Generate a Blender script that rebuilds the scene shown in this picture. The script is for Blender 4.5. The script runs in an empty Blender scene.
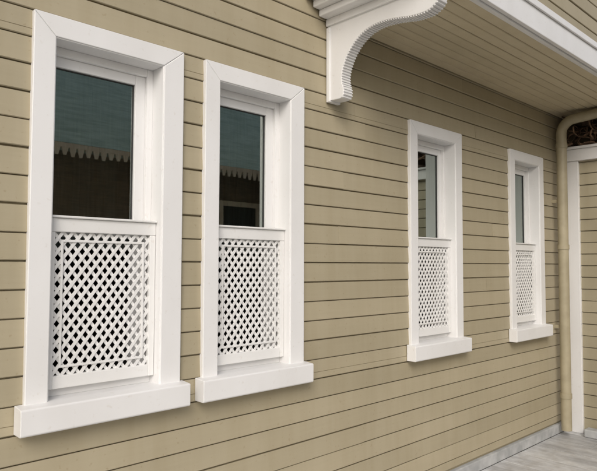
import bpy, math, random
from mathutils import Vector, Matrix
random.seed(7)
S=2.4   # camera to wall distance (m)
EYE=1.6
scene=bpy.context.scene

# ------------------------------------------------------------ helpers
class MB:
    def __init__(s): s.v=[];s.f=[];s.c=[]
    def hexa(s,p,c=0.5):
        n=len(s.v); s.v+= [tuple(q) for q in p]
        s.f+=[(n,n+3,n+2,n+1),(n+4,n+5,n+6,n+7),(n,n+1,n+5,n+4),(n+1,n+2,n+6,n+5),(n+2,n+3,n+7,n+6),(n+3,n,n+4,n+7)]
        s.c+=[c]*6
    def box(s,x0,x1,y0,y1,z0,z1,c=0.5):
        s.hexa([(x0,y0,z0),(x1,y0,z0),(x1,y1,z0),(x0,y1,z0),(x0,y0,z1),(x1,y0,z1),(x1,y1,z1),(x0,y1,z1)],c)
    def prism(s,prof,a,b,fn,c=0.5):
        """prof: list of 2D pts; fn(p,t)->3D"""
        n=len(s.v);k=len(prof)
        for t in (a,b):
            for p in prof: s.v.append(tuple(fn(p,t)))
        s.f.append(tuple(range(n,n+k)));s.f.append(tuple(range(n+2*k-1,n+k-1,-1)))
        for i in range(k):
            j=(i+1)%k
            s.f.append((n+i,n+k+i,n+k+j,n+j))
        s.c+=[c]*(k+2)
    def obj(s,name,mat,parent=None,bevel=0,smooth=False,seg=2):
        me=bpy.data.meshes.new(name); me.from_pydata(s.v,[],s.f); me.update()
        import bmesh
        bm=bmesh.new();bm.from_mesh(me)
        lay=bm.faces.layers.float.new('tint')
        for i,f in enumerate(bm.faces): f[lay]=s.c[i] if i<len(s.c) else .5
        bmesh.ops.recalc_face_normals(bm,faces=bm.faces[:])
        bm.to_mesh(me);bm.free()
        o=bpy.data.objects.new(name,me); scene.collection.objects.link(o)
        me.materials.append(mat)
        if smooth:
            for p in me.polygons:p.use_smooth=True
        if bevel:
            m=o.modifiers.new('b','BEVEL');m.width=bevel;m.segments=seg;m.limit_method='ANGLE'
        if parent:o.parent=parent
        return o
def empty(name,parent=None):
    o=bpy.data.objects.new(name,None);scene.collection.objects.link(o);o.empty_display_size=.2
    if parent:o.parent=parent
    return o
def curve(name,pts,r,mat,parent=None,res=3,cyclic=False):
    cu=bpy.data.curves.new(name,'CURVE');cu.dimensions='3D';cu.bevel_depth=r;cu.bevel_resolution=res;cu.use_fill_caps=True
    sp=cu.splines.new('POLY');sp.points.add(len(pts)-1)
    for i,p in enumerate(pts): sp.points[i].co=(*p,1)
    sp.use_smooth=True
    cu.materials.append(mat)
    o=bpy.data.objects.new(name,cu);scene.collection.objects.link(o)
    if parent:o.parent=parent
    return o

# ------------------------------------------------------------ materials
def newmat(name):
    m=bpy.data.materials.new(name);m.use_nodes=True
    nt=m.node_tree;b=nt.nodes['Principled BSDF'];return m,nt,b
def N(nt,t,**k):
    n=nt.nodes.new(t)
    for a,v in k.items():
        if a in n.inputs.keys(): n.inputs[a].default_value=v
        else: setattr(n,a,v)
    return n
def noise(nt,scale,vec=(1,1,1),detail=3,rough=.6,coord='Object'):
    tc=N(nt,'ShaderNodeTexCoord');mp=N(nt,'ShaderNodeMapping');mp.inputs['Scale'].default_value=vec
    nt.links.new(tc.outputs[coord],mp.inputs[0])
    n=N(nt,'ShaderNodeTexNoise');n.inputs['Scale'].default_value=scale;n.inputs['Detail'].default_value=detail;n.inputs['Roughness'].default_value=rough
    nt.links.new(mp.outputs[0],n.inputs['Vector']);return n.outputs['Fac']
def ramp(nt,fac,stops):
    r=N(nt,'ShaderNodeValToRGB');cr=r.color_ramp
    while len(cr.elements)<len(stops):cr.elements.new(.5)
    for e,(p,c) in zip(cr.elements,stops): e.position=p;e.color=(*c,1) if len(c)==3 else c
    nt.links.new(fac,r.inputs[0]);return r.outputs[0]
def mix(nt,mode,fac,a,b):
    m=N(nt,'ShaderNodeMix');m.data_type='RGBA';m.blend_type=mode
    for i,v in ((0,fac),(6,a),(7,b)):
        if hasattr(v,'is_linked'): nt.links.new(v,m.inputs[i])
        else: m.inputs[i].default_value=v if i==0 else (*v,1)
    return m.outputs[2]
def bump(nt,b,h,strength,dist=.002):
    bp=N(nt,'ShaderNodeBump');bp.inputs['Strength'].default_value=strength;bp.inputs['Distance'].default_value=dist
    nt.links.new(h,bp.inputs['Height']);nt.links.new(bp.outputs[0],b.inputs['Normal'])

def painted_boards(name,base,grain=(1,25,25)):
    m,nt,b=newmat(name)
    at=N(nt,'ShaderNodeAttribute');at.attribute_name='tint'
    t=ramp(nt,at.outputs['Fac'],[(0,(.94,.94,.935)),(1,(1.05,1.05,1.055))])
    big=ramp(nt,noise(nt,.9,(1,1,1.6),2),[(.3,(.93,.925,.91)),(.7,(1.05,1.05,1.05))])
    st=ramp(nt,noise(nt,3.0,(2.5,2.5,.25),3,.7),[(.35,(.935,.925,.90)),(.6,(1,1,1))])
    gr=noise(nt,2.2,grain,3,.65)
    g=ramp(nt,gr,[(.3,(.98,.98,.975)),(.7,(1.015,1.015,1.015))])
    sp=ramp(nt,noise(nt,55,(1,1,1),1,.5),[(.71,(1,1,1)),(.77,(.80,.75,.68))])
    c=mix(nt,'MULTIPLY',1.,base,t);c=mix(nt,'MULTIPLY',1.,c,big);c=mix(nt,'MULTIPLY',.8,c,st);c=mix(nt,'MULTIPLY',1.,c,g);c=mix(nt,'MULTIPLY',.5,c,sp)
    nt.links.new(c,b.inputs['Base Color'])
    b.inputs['Roughness'].default_value=.5
    b.inputs['Specular IOR Level'].default_value=.35
    bump(nt,b,gr,.2,.001)
    return m
BEIGE=(.412,.362,.255)
M_sid=painted_boards('beige_painted_siding',BEIGE)
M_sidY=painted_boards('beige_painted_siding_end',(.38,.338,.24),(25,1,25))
M_sof=painted_boards('beige_painted_soffit',(.62,.545,.39),(1,25,25))
def white(name,col=(.82,.82,.82)):
    m,nt,b=newmat(name)
    n1=ramp(nt,noise(nt,2.5,(1,1,.5),3),[(.3,(.93,.925,.915)),(.62,(1,1,1))])
    n2=ramp(nt,noise(nt,38,(1,1,1),2),[(.64,(1,1,1)),(.78,(.86,.83,.79))])
    c=mix(nt,'MULTIPLY',1.,col,n1);c=mix(nt,'MULTIPLY',.55,c,n2)
    nt.links.new(c,b.inputs['Base Color']);b.inputs['Roughness'].default_value=.40
    bump(nt,b,noise(nt,12,(1,1,.5),2),.2,.0015)
    return m
M_white=white('white_gloss_paint')
M_lat=white('white_lattice_paint',(.80,.80,.79))
def simple(name,c1,c2,scale,rough=.7,vec=(1,1,1),bs=.3,bd=.003,lo=.35,hi=.65):
    m,nt,b=newmat(name);n=noise(nt,scale,vec)
    nt.links.new(ramp(nt,n,[(lo,c1),(hi,c2)]),b.inputs['Base Color']);b.inputs['Roughness'].default_value=rough
    bump(nt,b,n,bs,bd);return m
M_pipe=simple('tan_painted_pipe',(.33,.29,.195),(.42,.37,.255),5,.45)
M_brown=simple('dark_brown_timber',(.035,.022,.014),(.10,.06,.035),6,.8,(1,8,1))
M_vine=simple('dry_vine',(.05,.028,.015),(.20,.12,.07),18,.9)
M_stone=simple('grey_stone',(.34,.35,.355),(.52,.53,.53),6,.6)
M_earth=simple('earth_ground',(.12,.11,.09),(.24,.22,.18),.7,.95)
M_dark=simple('dark_interior_plaster',(.03,.028,.025),(.05,.047,.043),2,.9)
M_blind=simple('grey_blind_fabric',(.26,.26,.245),(.32,.32,.30),3,.9,(30,30,1))
M_curt=simple('grey_green_curtain_fabric',(.14,.165,.15),(.27,.30,.28),3,.9,(8,8,.5))
M_roof=simple('mossy_slate_roof',(.34,.43,.37),(.50,.60,.54),2.5,.8,(1,6,1))
M_tile=simple('clay_roof_tiles',(.20,.08,.05),(.33,.15,.09),5,.8)
M_nb=simple('neighbour_brown_timber',(.13,.095,.07),(.24,.18,.13),4,.8,(1,1,12))
M_cream=simple('cream_trim',(.62,.52,.44),(.74,.66,.58),4,.6)
M_gask=simple('black_rubber_gasket',(.03,.03,.03),(.05,.05,.05),4,.6)

def glass():
    m,nt,b=newmat('window_glass');out=nt.nodes['Material Output'];nt.nodes.remove(b)
    tr=N(nt,'ShaderNodeBsdfTransparent');tr.inputs[0].default_value=(.74,.84,.79,1)
    gl=N(nt,'ShaderNodeBsdfGlossy');gl.inputs['Roughness'].default_value=.008;gl.inputs[0].default_value=(.86,.95,.90,1)
    fr=N(nt,'ShaderNodeFresnel');fr.inputs['IOR'].default_value=4.2
    bp=N(nt,'ShaderNodeBump');bp.inputs['Strength'].default_value=.03;bp.inputs['Distance'].default_value=.004
    nt.links.new(noise(nt,3,detail=1),bp.inputs['Height']);nt.links.new(bp.outputs[0],gl.inputs['Normal'])
    mx=N(nt,'ShaderNodeMixShader');nt.links.new(fr.outputs[0],mx.inputs[0]);nt.links.new(tr.outputs[0],mx.inputs[1]);nt.links.new(gl.outputs[0],mx.inputs[2])
    nt.links.new(mx.outputs[0],out.inputs[0]);return m
M_glass=glass()

def paving():
    m,nt,b=newmat('grey_marble_paving')
    at=N(nt,'ShaderNodeAttribute');at.attribute_name='tint'
    t=ramp(nt,at.outputs['Fac'],[(0,(.42,.425,.43)),(1,(.60,.605,.61))])
    v=ramp(nt,noise(nt,2.2,(4,.6,1),5,.7),[(.35,(.72,.72,.73)),(.5,(1,1,1)),(.62,(1.2,1.2,1.19))])
    d=ramp(nt,noise(nt,14,(1,1,1),4),[(.3,(.82,.80,.77)),(.6,(1,1,1))])
    c=mix(nt,'MULTIPLY',1.,t,v);c=mix(nt,'MULTIPLY',1.,c,d)
    nt.links.new(c,b.inputs['Base Color']);b.inputs['Roughness'].default_value=.45
    bump(nt,b,noise(nt,10),.2,.003);return m
M_pave=paving()

# ------------------------------------------------------------ house
house=empty('wooden_house')
ROW=.1115; GAP=.0062
Z0=.0
CW=.088;CWRS=[.106,.104,.092,.090]; TOPZ=EYE+.42*S; SILLT=EYE-.2266*S; SILLB=EYE-.272*S
WX=[.342*S,.683*S,1.393*S,2.002*S]
WW=[.289*S,.283*S,.281*S,.277*S]
XE=2.45*S     # end wall
SOFZ=EYE+.613*S; BAYY=-.320*S; BX0=1.05*S
openings=[(x+CW-.012,x+W-C+.012,SILLB+.03,TOPZ-CW+.012) for x,W,C in zip(WX,WW,CWRS)]

def board(mb,a,b,z0,z1,rz0,fn,c):
    def yy(z): return .004+.006*(1-(z-rz0)/ROW)
    prof=[(-.012,z0),(yy(z0)-.003 ,z0),(yy(z0),z0+.003),(yy(z1),z1),(-.012,z1)]
    mb.prism(prof,a,b,fn,c)
def siding(mb,x0,x1,za,zb,fn,ops=(),phase=0.,joint=8.):
    k0=int((za-phase)/ROW)-1
    z=phase+k0*ROW
    while z<zb:
        lo=max(z+GAP+random.uniform(-.0012,.001),za);hi=min(z+ROW,zb)
        if hi-lo>.006:
            js=[x0];x=x0+random.uniform(.5,joint)
            while x<x1-.3: js.append(x);x+=random.uniform(joint*.7,joint*1.2)
            js.append(x1)
            for a,b in zip(js[:-1],js[1:]):
                c=random.random();dy=random.uniform(-.0015,.0015);dz=random.uniform(-.0012,.0012)
                f=lambda p,t:fn((p[0]+dy,p[1]+dz),t)
                a2=a+.0004;b2=b-.0004
                cuts=sorted(set([lo,hi]+[q for o in ops for q in (o[2],o[3]) if lo<q<hi]))
                for l,h in zip(cuts[:-1],cuts[1:]):
                    if h-l<.002: continue
                    mid=(l+h)/2;segs=[(a2,b2)]
                    for o in ops:
                        if o[2]<mid<o[3]:
                            ns=[]
                            for (p,q) in segs:
                                if q<=o[0] or p>=o[1]: ns.append((p,q))
                                else:
                                    if p<o[0]:ns.append((p,o[0]))
                                    if q>o[1]:ns.append((o[1],q))
                            segs=ns
                    for p,q in segs:
                        if q-p>.01: board(mb,p,q,l,h,z,f,c)
        z+=ROW
wall_fn=lambda p,t:(t,-p[0],p[1])
mb=MB();siding(mb,-5,XE,.10,6.0,wall_fn,openings,phase=.045)
mb.obj('wall_siding',M_sid,house)
mb=MB();xs=-5.
for o in openings:
    mb.box(xs,o[0],.010,.20,0,6);mb.box(o[0],o[1],.010,.20,0,o[2]);mb.box(o[0],o[1],.010,.20,o[3],6);xs=o[1]
mb.box(xs,12,.010,.20,0,6)
mb.obj('wall_core',M_sid,house)
mb=MB();mb.box(-5,-4.8,.2,7,0,6);mb.box(11.8,12,.2,7,0,6);mb.box(-5,12,7,7.2,0,6);mb.obj('rear_walls',M_sid,house)
mb=MB();mb.box(-4.8,11.8,.2,7,3.0,3.1);mb.box(-4.8,11.8,.2,7,.1,.14);mb.obj('inner_floors',M_dark,house)
mb=MB();mb.box(-4.8,11.8,2.6,2.7,.15,2.99)
for xx in (WX[1]-.06+.0,WX[2]-.7,WX[3]-.4): mb.box(xx,xx+.06,.21,2.6,.15,2.99)
mb.obj('inner_partitions',M_dark,house)
mb=MB()
mb.v=[(-5.7,-1.6,6),(12.7,-1.6,6),(12.7,7.9,6),(-5.7,7.9,6),(-1,3.2,8.2),(8,3.2,8.2)]
mb.f=[(0,1,5,4),(1,2,5),(2,3,4,5),(3,0,4),(3,2,1,0)];mb.c=[.5]*5
mb.obj('roof',M_tile,house)
mb=MB();mb.box(-5,XE-.001,-.03,.008,.0,.085)
mb.obj('plinth',M_stone,house,.006)

# ---- bay overhang
mb=MB();siding(mb,BX0+.02,12,SOFZ+.19,6,lambda p,t:(t,BAYY-.008-p[0],p[1]),phase=.02)
mb.obj('bay_siding',M_sid,house)
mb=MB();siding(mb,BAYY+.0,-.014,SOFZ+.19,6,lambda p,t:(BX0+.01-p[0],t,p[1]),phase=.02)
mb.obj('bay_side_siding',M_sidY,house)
mb=MB();mb.box(BX0+.022,12,BAYY+.004,.009,SOFZ+.03,6);mb.obj('bay_core',M_sid,house)
mb=MB();n=9;bw=(-BAYY-.03)/n
for i in range(n):
    y1=-.016-i*bw;y0=y1-bw+.005
    x=BX0+.05
    while x<12:
        x2=min(x+random.uniform(3.5,5.2),12)
        dz=random.uniform(-.001,.001)
        prof=[(y1,SOFZ+.02),(y1,SOFZ+.004+dz),(y1-.004,SOFZ+dz),(y0+.004,SOFZ+dz),(y0,SOFZ+.004+dz),(y0,SOFZ+.02)]
        mb.prism(prof,x,x2-.001,lambda p,t:(t,p[0],p[1]),random.random())
        x=x2
mb.obj('soffit_boards',M_sof,house)
mb=MB()
mb.box(BX0-.03,12,BAYY-.040,BAYY-.012,SOFZ+.006,SOFZ+.185)
mb.box(BX0-.03,12,BAYY-.011,BAYY+.018,SOFZ-.006,SOFZ+.03)
mb.box(BX0-.05,12,BAYY-.055,BAYY-.041,SOFZ+.155,SOFZ+.20)
mb.obj('bay_fascia',M_white,house,.004)
mb=MB()
mb.box(BX0-.075,BX0+.04,BAYY+.02,-.017,SOFZ-.004,SOFZ+.035)
mb.box(BX0-.125,BX0+.035,BAYY+.01,-.0175,SOFZ+.0355,SOFZ+.075)
mb.box(BX0-.185,BX0+.03,BAYY+.0,-.018,SOFZ+.0755,SOFZ+.19)
mb.obj('bay_side_moulding',M_white,house,.006)

# ---- bracket (console)
def prof3(t,h): return (-t*S,EYE+h*S)
low=[(.0,.407),(.03,.405),(.048,.405),(.058,.411),(.059,.428),(.054,.443),(.053,.463),(.060,.487),(.073,.510),(.091,.530),(.114,.546),(.140,.555),(.168,.558),(.200,.556),(.230,.551),(.255,.546),(.280,.544),(.300,.545),(.315,.551),(.325,.559),(.329,.568)]
def cat(P,n=5):
    out=[]
    for i in range(len(P)-1):
        p0=P[max(i-1,0)];p1=P[i];p2=P[i+1];p3=P[min(i+2,len(P)-1)]
        for k in range(n):
            t=k/n
            out.append(tuple(.5*((2*p1[j])+(-p0[j]+p2[j])*t+(2*p0[j]-5*p1[j]+4*p2[j]-p3[j])*t*t+(-p0[j]+3*p1[j]-3*p2[j]+p3[j])*t**3) for j in (0,1)))
    out.append(P[-1]);return out
lc=cat(low)
BT=.08
bx0=BX0+.003;bx1=bx0+BT
brk=empty('eave_bracket',house)
pp=[prof3(*q) for q in lc]+[prof3(.329,.583),prof3(.310,.584),prof3(.310,.6095),prof3(.0062,.6095),prof3(.0062,.407)]
pp=[q for q in pp if q[0]<=-.013]
mb=MB();mb.prism(pp,bx0,bx1,lambda p,t:(t,p[0],p[1]))
mb.obj('scroll',M_white,brk,.004)
mb=MB();mb.box(bx0-.010,bx1+.010,-.040,-.013,EYE+.402*S,EYE+.59*S);mb.obj('back_plate',M_white,brk,.004)
mb=MB();mb.box(bx0-.014,bx1+.014,-.316*S,-.0135,EYE+.5935*S,EYE+.6115*S);mb.obj('top_plate',M_white,brk,.004)
mb=MB()
seg=[Vector(prof3(*q)) for q in lc]
d=0;nxt=.02
for a,b in zip(seg[:-1],seg[1:]):
    L=(b-a).length
    while nxt<=d+L:
        p=a+(b-a)*((nxt-d)/L);tg=(b-a).normalized()
        nm=Vector((tg.y,-tg.x)) if Vector((tg.y,-tg.x)).dot(Vector((-.5,-1)))>0 else -Vector((tg.y,-tg.x))
        q=[p-tg*.0042-nm*.004,p+tg*.0042-nm*.004,p+tg*.0038+nm*.006,p-tg*.0038+nm*.006]
        if p.x<-.12:
            mb.prism([tuple(w) for w in q],bx0+.002,bx1-.002,lambda p,t:(t,p[0],p[1]))
        nxt+=.0165
    d+=L
mb.obj('ribs',M_white,brk,.0015)

# ------------------------------------------------------------ windows
def window(i,x0,W,CWR):
    w=empty('window' if i==0 else 'window.%03d'%i,house)
    L=x0+CW;R=x0+W-CWR;T=TOPZ-CW;CP=-.030
    mb=MB()
    F=lambda a,b,c,d:mb.hexa([(a[0],CP,a[1]),(b[0],CP,b[1]),(b[0],-.0,b[1]),(a[0],-.0,a[1]),(d[0],CP,d[1]),(c[0],CP,c[1]),(c[0],-.0,c[1]),(d[0],-.0,d[1])])
    g=.0006
    F((x0,SILLT-.01),(L,SILLT-.01),(L,T-g),(x0,TOPZ-g))
    F((R,SILLT-.01),(x0+W,SILLT-.01),(x0+W,TOPZ-g),(R,T-g))
    F((L,T+g),(R,T+g),(x0+W,TOPZ+g),(x0,TOPZ+g))
    mb.obj('casing',M_white,w,.0035)
    mb=MB();y0=CP+.006;y1=.125
    mb.box(L-.02,L+.004,y0,y1,SILLT-.02,T+.01);mb.box(R-.004,R+.02,y0,y1,SILLT-.02,T+.01);mb.box(L+.0045,R-.0045,y0,y1,T-.004,T+.02)
    mb.obj('jambs',M_white,w,.002)
    l=L+.004;r=R-.004;t=T-.004
    fl=.012;fr=.030 if i<2 else .018
    mb=MB()
    mb.box(l,l+fl,.066,.13,SILLT,t);mb.box(r-fr,r,.066,.13,SILLT,t);mb.box(l+fl,r-fr,.068,.13,t-.035,t)
    mb.obj('frame',M_white,w,.003)
    sl=.026;sr=.050 if i<2 else .034;a=l+fl;b=r-fr;tt=t-.035;MR=1.79;ya=.086;yb=.122
    mb=MB()
    mb.box(a,a+sl,ya,yb,SILLT+.03,tt);mb.box(b-sr,b,ya,yb,SILLT+.03,tt);mb.box(a+sl,b-sr,ya+.001,yb,tt-.045,tt);mb.box(a+sl,b-sr,ya+.001,yb,MR-.075,MR-.02)
    mb.obj('sash',M_white,w,.003)
    mb=MB();gy=.106
    mb.box(a+sl-.001,a+sl+.004,gy-.006,gy+.004,MR-.02,tt-.045);mb.box(b-sr-.004,b-sr+.001,gy-.006,gy+.004,MR-.02,tt-.045);mb.box(a+sl,b-sr,gy-.006,gy+.004,tt-.049,tt-.044)
    mb.obj('gasket',M_gask,w)
    me=MB();me.v=[(a+sl,gy,MR-.03),(b-sr,gy,MR-.03),(b-sr,gy,tt-.04),(a+sl,gy,tt-.04)];me.f=[(0,1,2,3)];me.c=[.5]
    me.obj('glass',M_glass,w)
    mb=MB()
    if i>=2:
        mb.box(l,r,.150,.153,MR-.05,tt); mb.obj('blind',M_blind,w)
    else:
        pts=[];n=60
        for k in range(n+1):
            xx=l-.1+(r-l+.2)*k/n; pts.append((xx,.235+.014*math.sin(k*1.0)+.006*math.sin(k*2.3)))
        for (p,q) in zip(pts[:-1],pts[1:]):
            nn=len(mb.v);mb.v+=[(p[0],p[1],MR-.12),(q[0],q[1],MR-.12),(q[0],q[1],tt+.1),(p[0],p[1],tt+.1)];mb.f.append((nn,nn+1,nn+2,nn+3));mb.c.append(.5)
        mb.obj('curtain',M_curt,w)
    # lattice panel
    LT=EYE+.078*S;LB=SILLT+.034;y0=.018;y1=.045
    sw=.030
    mb=MB()
    mb.box(l+.002,l+sw,y0,y1,LB,LT-.058);mb.box(r-sw,r-.002,y0,y1,LB,LT-.058)
    mb.box(l+.002,r-.002,y0-.001,y1,LT-.0575,LT);mb.box(l+sw+.0005,r-sw-.0005,y0+.001,y1,LB,LB+.052)
    mb.box(l+.002,r-.002,y0-.012,y1+.01,LT+.0005,LT+.010)
    mb.obj('lattice_frame',M_lat,w,.003)
    gx0=l+sw-.004;gx1=r-sw+.004;gz0=LB+.048;gz1=LT-.054
    pu=.041;pv=.054
    ang=math.atan2(pv,pu);dx=math.cos(ang);dz=math.sin(ang);hw=.0066
    mb=MB()
    for sgn,(ya,yb) in ((1,(.028,.032)),(-1,(.0325,.0365))):
        k=-60
        while k<60:
            c0=k*pu
            s0=0;s1=(gz1-gz0)/dz
            xa=(gx0-(gx0+c0))/(sgn*dx);xb=(gx1-(gx0+c0))/(sgn*dx)
            s0=max(s0,min(xa,xb));s1=min(s1,max(xa,xb))
            if s1-s0>.012:
                P=Vector((gx0+c0+sgn*s0*dx,gz0+s0*dz));Q=Vector((gx0+c0+sgn*s1*dx,gz0+s1*dz))
                u=(Q-P).normalized();nrm=Vector((-u.y,u.x))*hw
                o2=Vector((random.uniform(-.0012,.0012),0));P=P+o2;Q=Q+Vector((random.uniform(-.0012,.0012),0))
                j=random.uniform(-.0002,.0002)
                mb.hexa([(P.x-nrm.x,ya+j,P.y-nrm.y),(Q.x-nrm.x,ya+j,Q.y-nrm.y),(Q.x-nrm.x,yb,Q.y-nrm.y),(P.x-nrm.x,yb,P.y-nrm.y),
                         (P.x+nrm.x,ya+j,P.y+nrm.y),(Q.x+nrm.x,ya+j,Q.y+nrm.y),(Q.x+nrm.x,yb,Q.y+nrm.y),(P.x+nrm.x,yb,P.y+nrm.y)])
            k+=1
    mb.obj('lattice_slats',M_lat,w)
    mb=MB();ins=.030;q=.010;A=gx0+ins;B=gx1-ins;C=gz0+ins+.005;D=gz1-ins-.005;y=.0225
    mb.box(A,A+q,y,.0275,C,D);mb.box(B-q,B,y,.0275,C,D);mb.box(A+q,B-q,y,.0275,C,C+q);mb.box(A+q,B-q,y,.0275,D-q,D)
    mb.obj('lattice_border',M_lat,w,.0015)
    mb=MB();a=x0-.032;b=x0+W+.020
    full=[(-.0125,SILLT),(-.084,SILLT-.006),(-.087,SILLT-.011),(-.087,SILLB+.006),(-.082,SILLB),(-.0125,SILLB)]
    mb.prism(full,a,b,lambda p,t:(t,p[0],p[1]))
    mb.obj('sill',M_white,w,.003)
    mb=MB();mb.box(L-.01,R+.01,-.0120,.17,SILLB+.032,SILLT-.001);mb.obj('sill_back',M_white,w)
    mb=MB();mb.box(l+.0,r-.0,.055,.13,SILLT-.001,SILLT+.03);mb.obj('sub_sill',M_white,w,.002)
for i,x in enumerate(WX): window(i,x,WW[i],CWRS[i])

# ------------------------------------------------------------ end wall
PY0=-.05;PY1=-.19;BZ0=EYE+.422*S;BZ1=EYE+.480*S
end=empty('end_wall',house)
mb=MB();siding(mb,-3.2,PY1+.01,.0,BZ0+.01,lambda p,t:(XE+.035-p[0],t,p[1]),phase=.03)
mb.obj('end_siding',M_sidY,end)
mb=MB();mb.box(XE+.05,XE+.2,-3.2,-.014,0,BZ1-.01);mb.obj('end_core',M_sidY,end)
mb=MB();mb.box(XE-.005,XE+.06,PY1,PY0,0,BZ0);mb.box(XE-.02,XE+.20,-3.2,-.03,BZ0+.0005,BZ1-.025);mb.box(XE-.045,XE+.21,-3.2,-.03,BZ1-.0245,BZ1)
mb.box(XE+.0,XE+.055,PY0+.0005,-.016,0,BZ0)
mb.obj('white_post_and_beam',M_white,end,.004)
mb=MB();mb.box(XE+.9,XE+.95,-3.2,0,BZ1-.1,SOFZ+.3);mb.box(XE+.21,XE+.9,-3.2,0,BZ1-.12,BZ1-.05)
for k in range(9): mb.box(XE+.1,XE+.88,-.28-k*.35,-.2-k*.35,SOFZ-.10,SOFZ-.03)
mb.obj('porch_rafters',M_brown,end)

# downspout
dp=empty('downspout')
px=2.375*S;py=-.045*S;r=.047
pts=[(px,py,.05)]+[(px,py,z) for z in (.6,1.2,1.9,2.5,2.8)]
cz=EYE+.545*S-.02;R=.13
for k in range(0,10):
    a=k/9*math.radians(82);pts.append((px,py-R*(1-math.cos(a)),cz-.03+R*math.sin(a)))
e=pts[-1];pts+= [(px+.02,e[1]-.3,e[2]+.03),(px+.04,e[1]-1.2,e[2]+.08)]
curve('pipe',pts,r,M_pipe,dp,8)
for z in (.35,1.75,2.72): curve('collar',[(px,py,z),(px,py,z+.045)],r+.006,M_pipe,dp,8)
mb=MB()
for z in (1.0,2.2): mb.box(px-.012,px+.012,py+.04,-.008,z,z+.03)
mb.obj('wall_clips',M_pipe,dp)
vine=empty('dry_vine_tangle')
cu=bpy.data.curves.new('stems','CURVE');cu.dimensions='3D';cu.bevel_depth=.008;cu.bevel_resolution=2
for k in range(75):
    sp=cu.splines.new('POLY');n=16;sp.points.add(n-1)
    y=random.uniform(-.12,-1.3);x=XE+random.uniform(-.05,.2);z=random.uniform(BZ1+.02,SOFZ-.07)
    v=Vector((random.uniform(-.3,.3),random.uniform(-1,1),random.uniform(-.5,.5)))
    p=Vector((x,y,z));rr=random.uniform(.4,1.6)
    for j in range(n):
        sp.points[j].co=(*p,1);sp.points[j].radius=rr
        v+=Vector((random.uniform(-.5,.5),random.uniform(-.6,.6),random.uniform(-.6,.6)));v.normalize();p=p+v*.035
        p.z=min(max(p.z,BZ1+.012),SOFZ-.02);p.x=min(max(p.x,XE-.1),XE+.3);p.y=min(p.y,-.08)
cu.materials.append(M_vine);o=bpy.data.objects.new('stems',cu);scene.collection.objects.link(o);o.parent=vine

# ------------------------------------------------------------ ground
mb=MB();mb.v=[(-400,-400,-.02),(400,-400,-.02),(400,400,-.02),(-400,400,-.02)];mb.f=[(0,1,2,3)];mb.c=[.5];mb.obj('ground',M_earth)
mb=MB();x=-5.
while x<XE+.03:
    y=-.031;x2=x+.30;off=random.uniform(.3,1.3);first=True
    while y>-4.4:
        ln=off if first else 1.3;first=False;y2=max(y-ln,-4.4)
        mb.box(x,min(x2,XE+.04)-.005,y2+.005,y,-.03,random.uniform(-.001,.001),random.random());y=y2
    x=x2
mb.obj('pavement',M_pave,None,.002)
mb=MB();mb.box(-5,XE+.04,-4.4,-.031,-.019,-.009);mb.obj('pavement_joints',M_earth)
mb=MB();mb.box(XE-.12,XE-.008,-.62,-.24,.002,.075);mb.obj('stone_step',M_stone,None,.01)

# ------------------------------------------------------------ neighbouring house (seen reflected in the panes)
nb=empty('neighbour_house')
NY=-4.55;ez=3.02
mb=MB();mb.box(2.2,18,NY-5,NY-.5,0,ez+.2)
mb.obj('walls',M_nb,nb)
mb=MB()
for k in range(8): mb.box(2.2+k*2.2,2.32+k*2.2,NY-.12,NY,0,ez-.1)
mb.obj('posts',M_nb,nb)
mb=MB()
for wx in (5.55,8.4,11.2):
    a,b,c,d=wx,wx+.85,1.1,2.62;ya,yb=NY-.499,NY-.45
    mb.box(a,a+.08,ya,yb,c,d);mb.box(b-.08,b,ya,yb,c,d);mb.box(a+.08,b-.08,ya,yb,d-.08,d);mb.box(a+.08,b-.08,ya,yb,c,c+.08);mb.box(a+.08,b-.08,ya,yb-.01,1.9,1.95)
mb.obj('window_frames',M_cream,nb,.004)
mb=MB()
for wx in (5.55,8.4,11.2): mb.box(wx+.08,wx+.77,NY-.499,NY-.485,1.18,2.54)
mb.obj('window_panes',M_dark,nb)
mb=MB()
mb.v=[(1.9,NY+.05,ez+.06),(18.3,NY+.05,ez+.06),(18.3,NY-2.5,ez+2.3),(1.9,NY-2.5,ez+2.3),(18.3,NY-5.4,ez+.06),(1.9,NY-5.4,ez+.06)]
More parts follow.
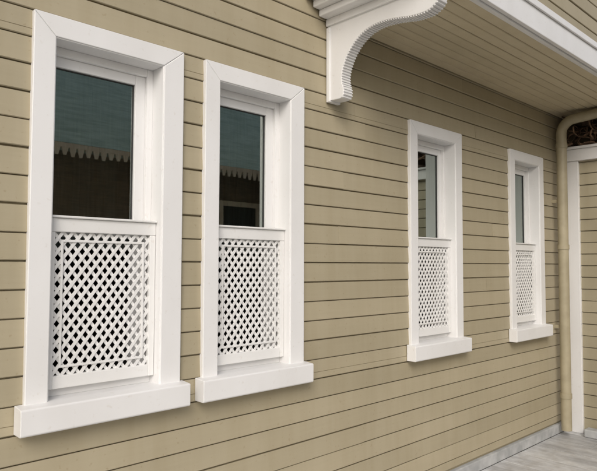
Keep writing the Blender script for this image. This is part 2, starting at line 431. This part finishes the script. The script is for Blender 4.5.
mb.f=[(0,1,2,3),(3,2,4,5),(0,3,5),(1,4,2),(0,5,4,1)];mb.c=[.5]*5;mb.obj('roof',M_roof,nb)
mb=MB();mb.box(1.9,18.3,NY+.03,NY+.06,ez-.0,ez+.055)
x=1.92
while x<18.2:
    h=random.uniform(.08,.11)
    mb.prism([(x,ez-.0005),(x+.085,ez-.0005),(x+.06,ez-h),(x+.025,ez-h)],NY+.035,NY+.055,lambda p,t:(p[0],t,p[1]));x+=.10
mb.obj('dentil_trim',M_cream,nb)

# ------------------------------------------------------------ light
sd=Vector((-.62,-.62,.62)).normalized()
elev=math.asin(sd.z);az=math.atan2(sd.x,sd.y)
wd=bpy.data.worlds.new('World');scene.world=wd;wd.use_nodes=True;nt=wd.node_tree
sky=nt.nodes.new('ShaderNodeTexSky');sky.sky_type='NISHITA';sky.sun_disc=False;sky.sun_elevation=elev;sky.sun_rotation=az
sky.air_density=1.;sky.dust_density=4.
hs=nt.nodes.new('ShaderNodeHueSaturation');hs.inputs['Saturation'].default_value=.65
nt.links.new(sky.outputs[0],hs.inputs['Color'])
nt.links.new(hs.outputs[0],nt.nodes['Background'].inputs[0]);nt.nodes['Background'].inputs[1].default_value=.140
sl=bpy.data.lights.new('sun','SUN');sl.energy=.95;sl.angle=math.radians(30);sl.color=(1,.97,.93)
so=bpy.data.objects.new('sun',sl);scene.collection.objects.link(so);so.rotation_euler=sd.to_track_quat('Z','Y').to_euler()

# ------------------------------------------------------------ camera
cd=bpy.data.cameras.new('camera');cd.sensor_width=36;cd.lens=587/597*36;cd.clip_end=1500;cd.clip_start=.05
co=bpy.data.objects.new('camera',cd);scene.collection.objects.link(co)
co.location=(0,-S,EYE)
Rm=Matrix.Rotation(math.radians(-43.8),4,'Z')@Matrix.Rotation(math.radians(92.80),4,'X')@Matrix.Rotation(math.radians(0.2),4,'Z')
co.rotation_euler=Rm.to_euler()
scene.camera=co
scene.view_settings.view_transform='Standard';scene.view_settings.look='None';scene.view_settings.exposure=0
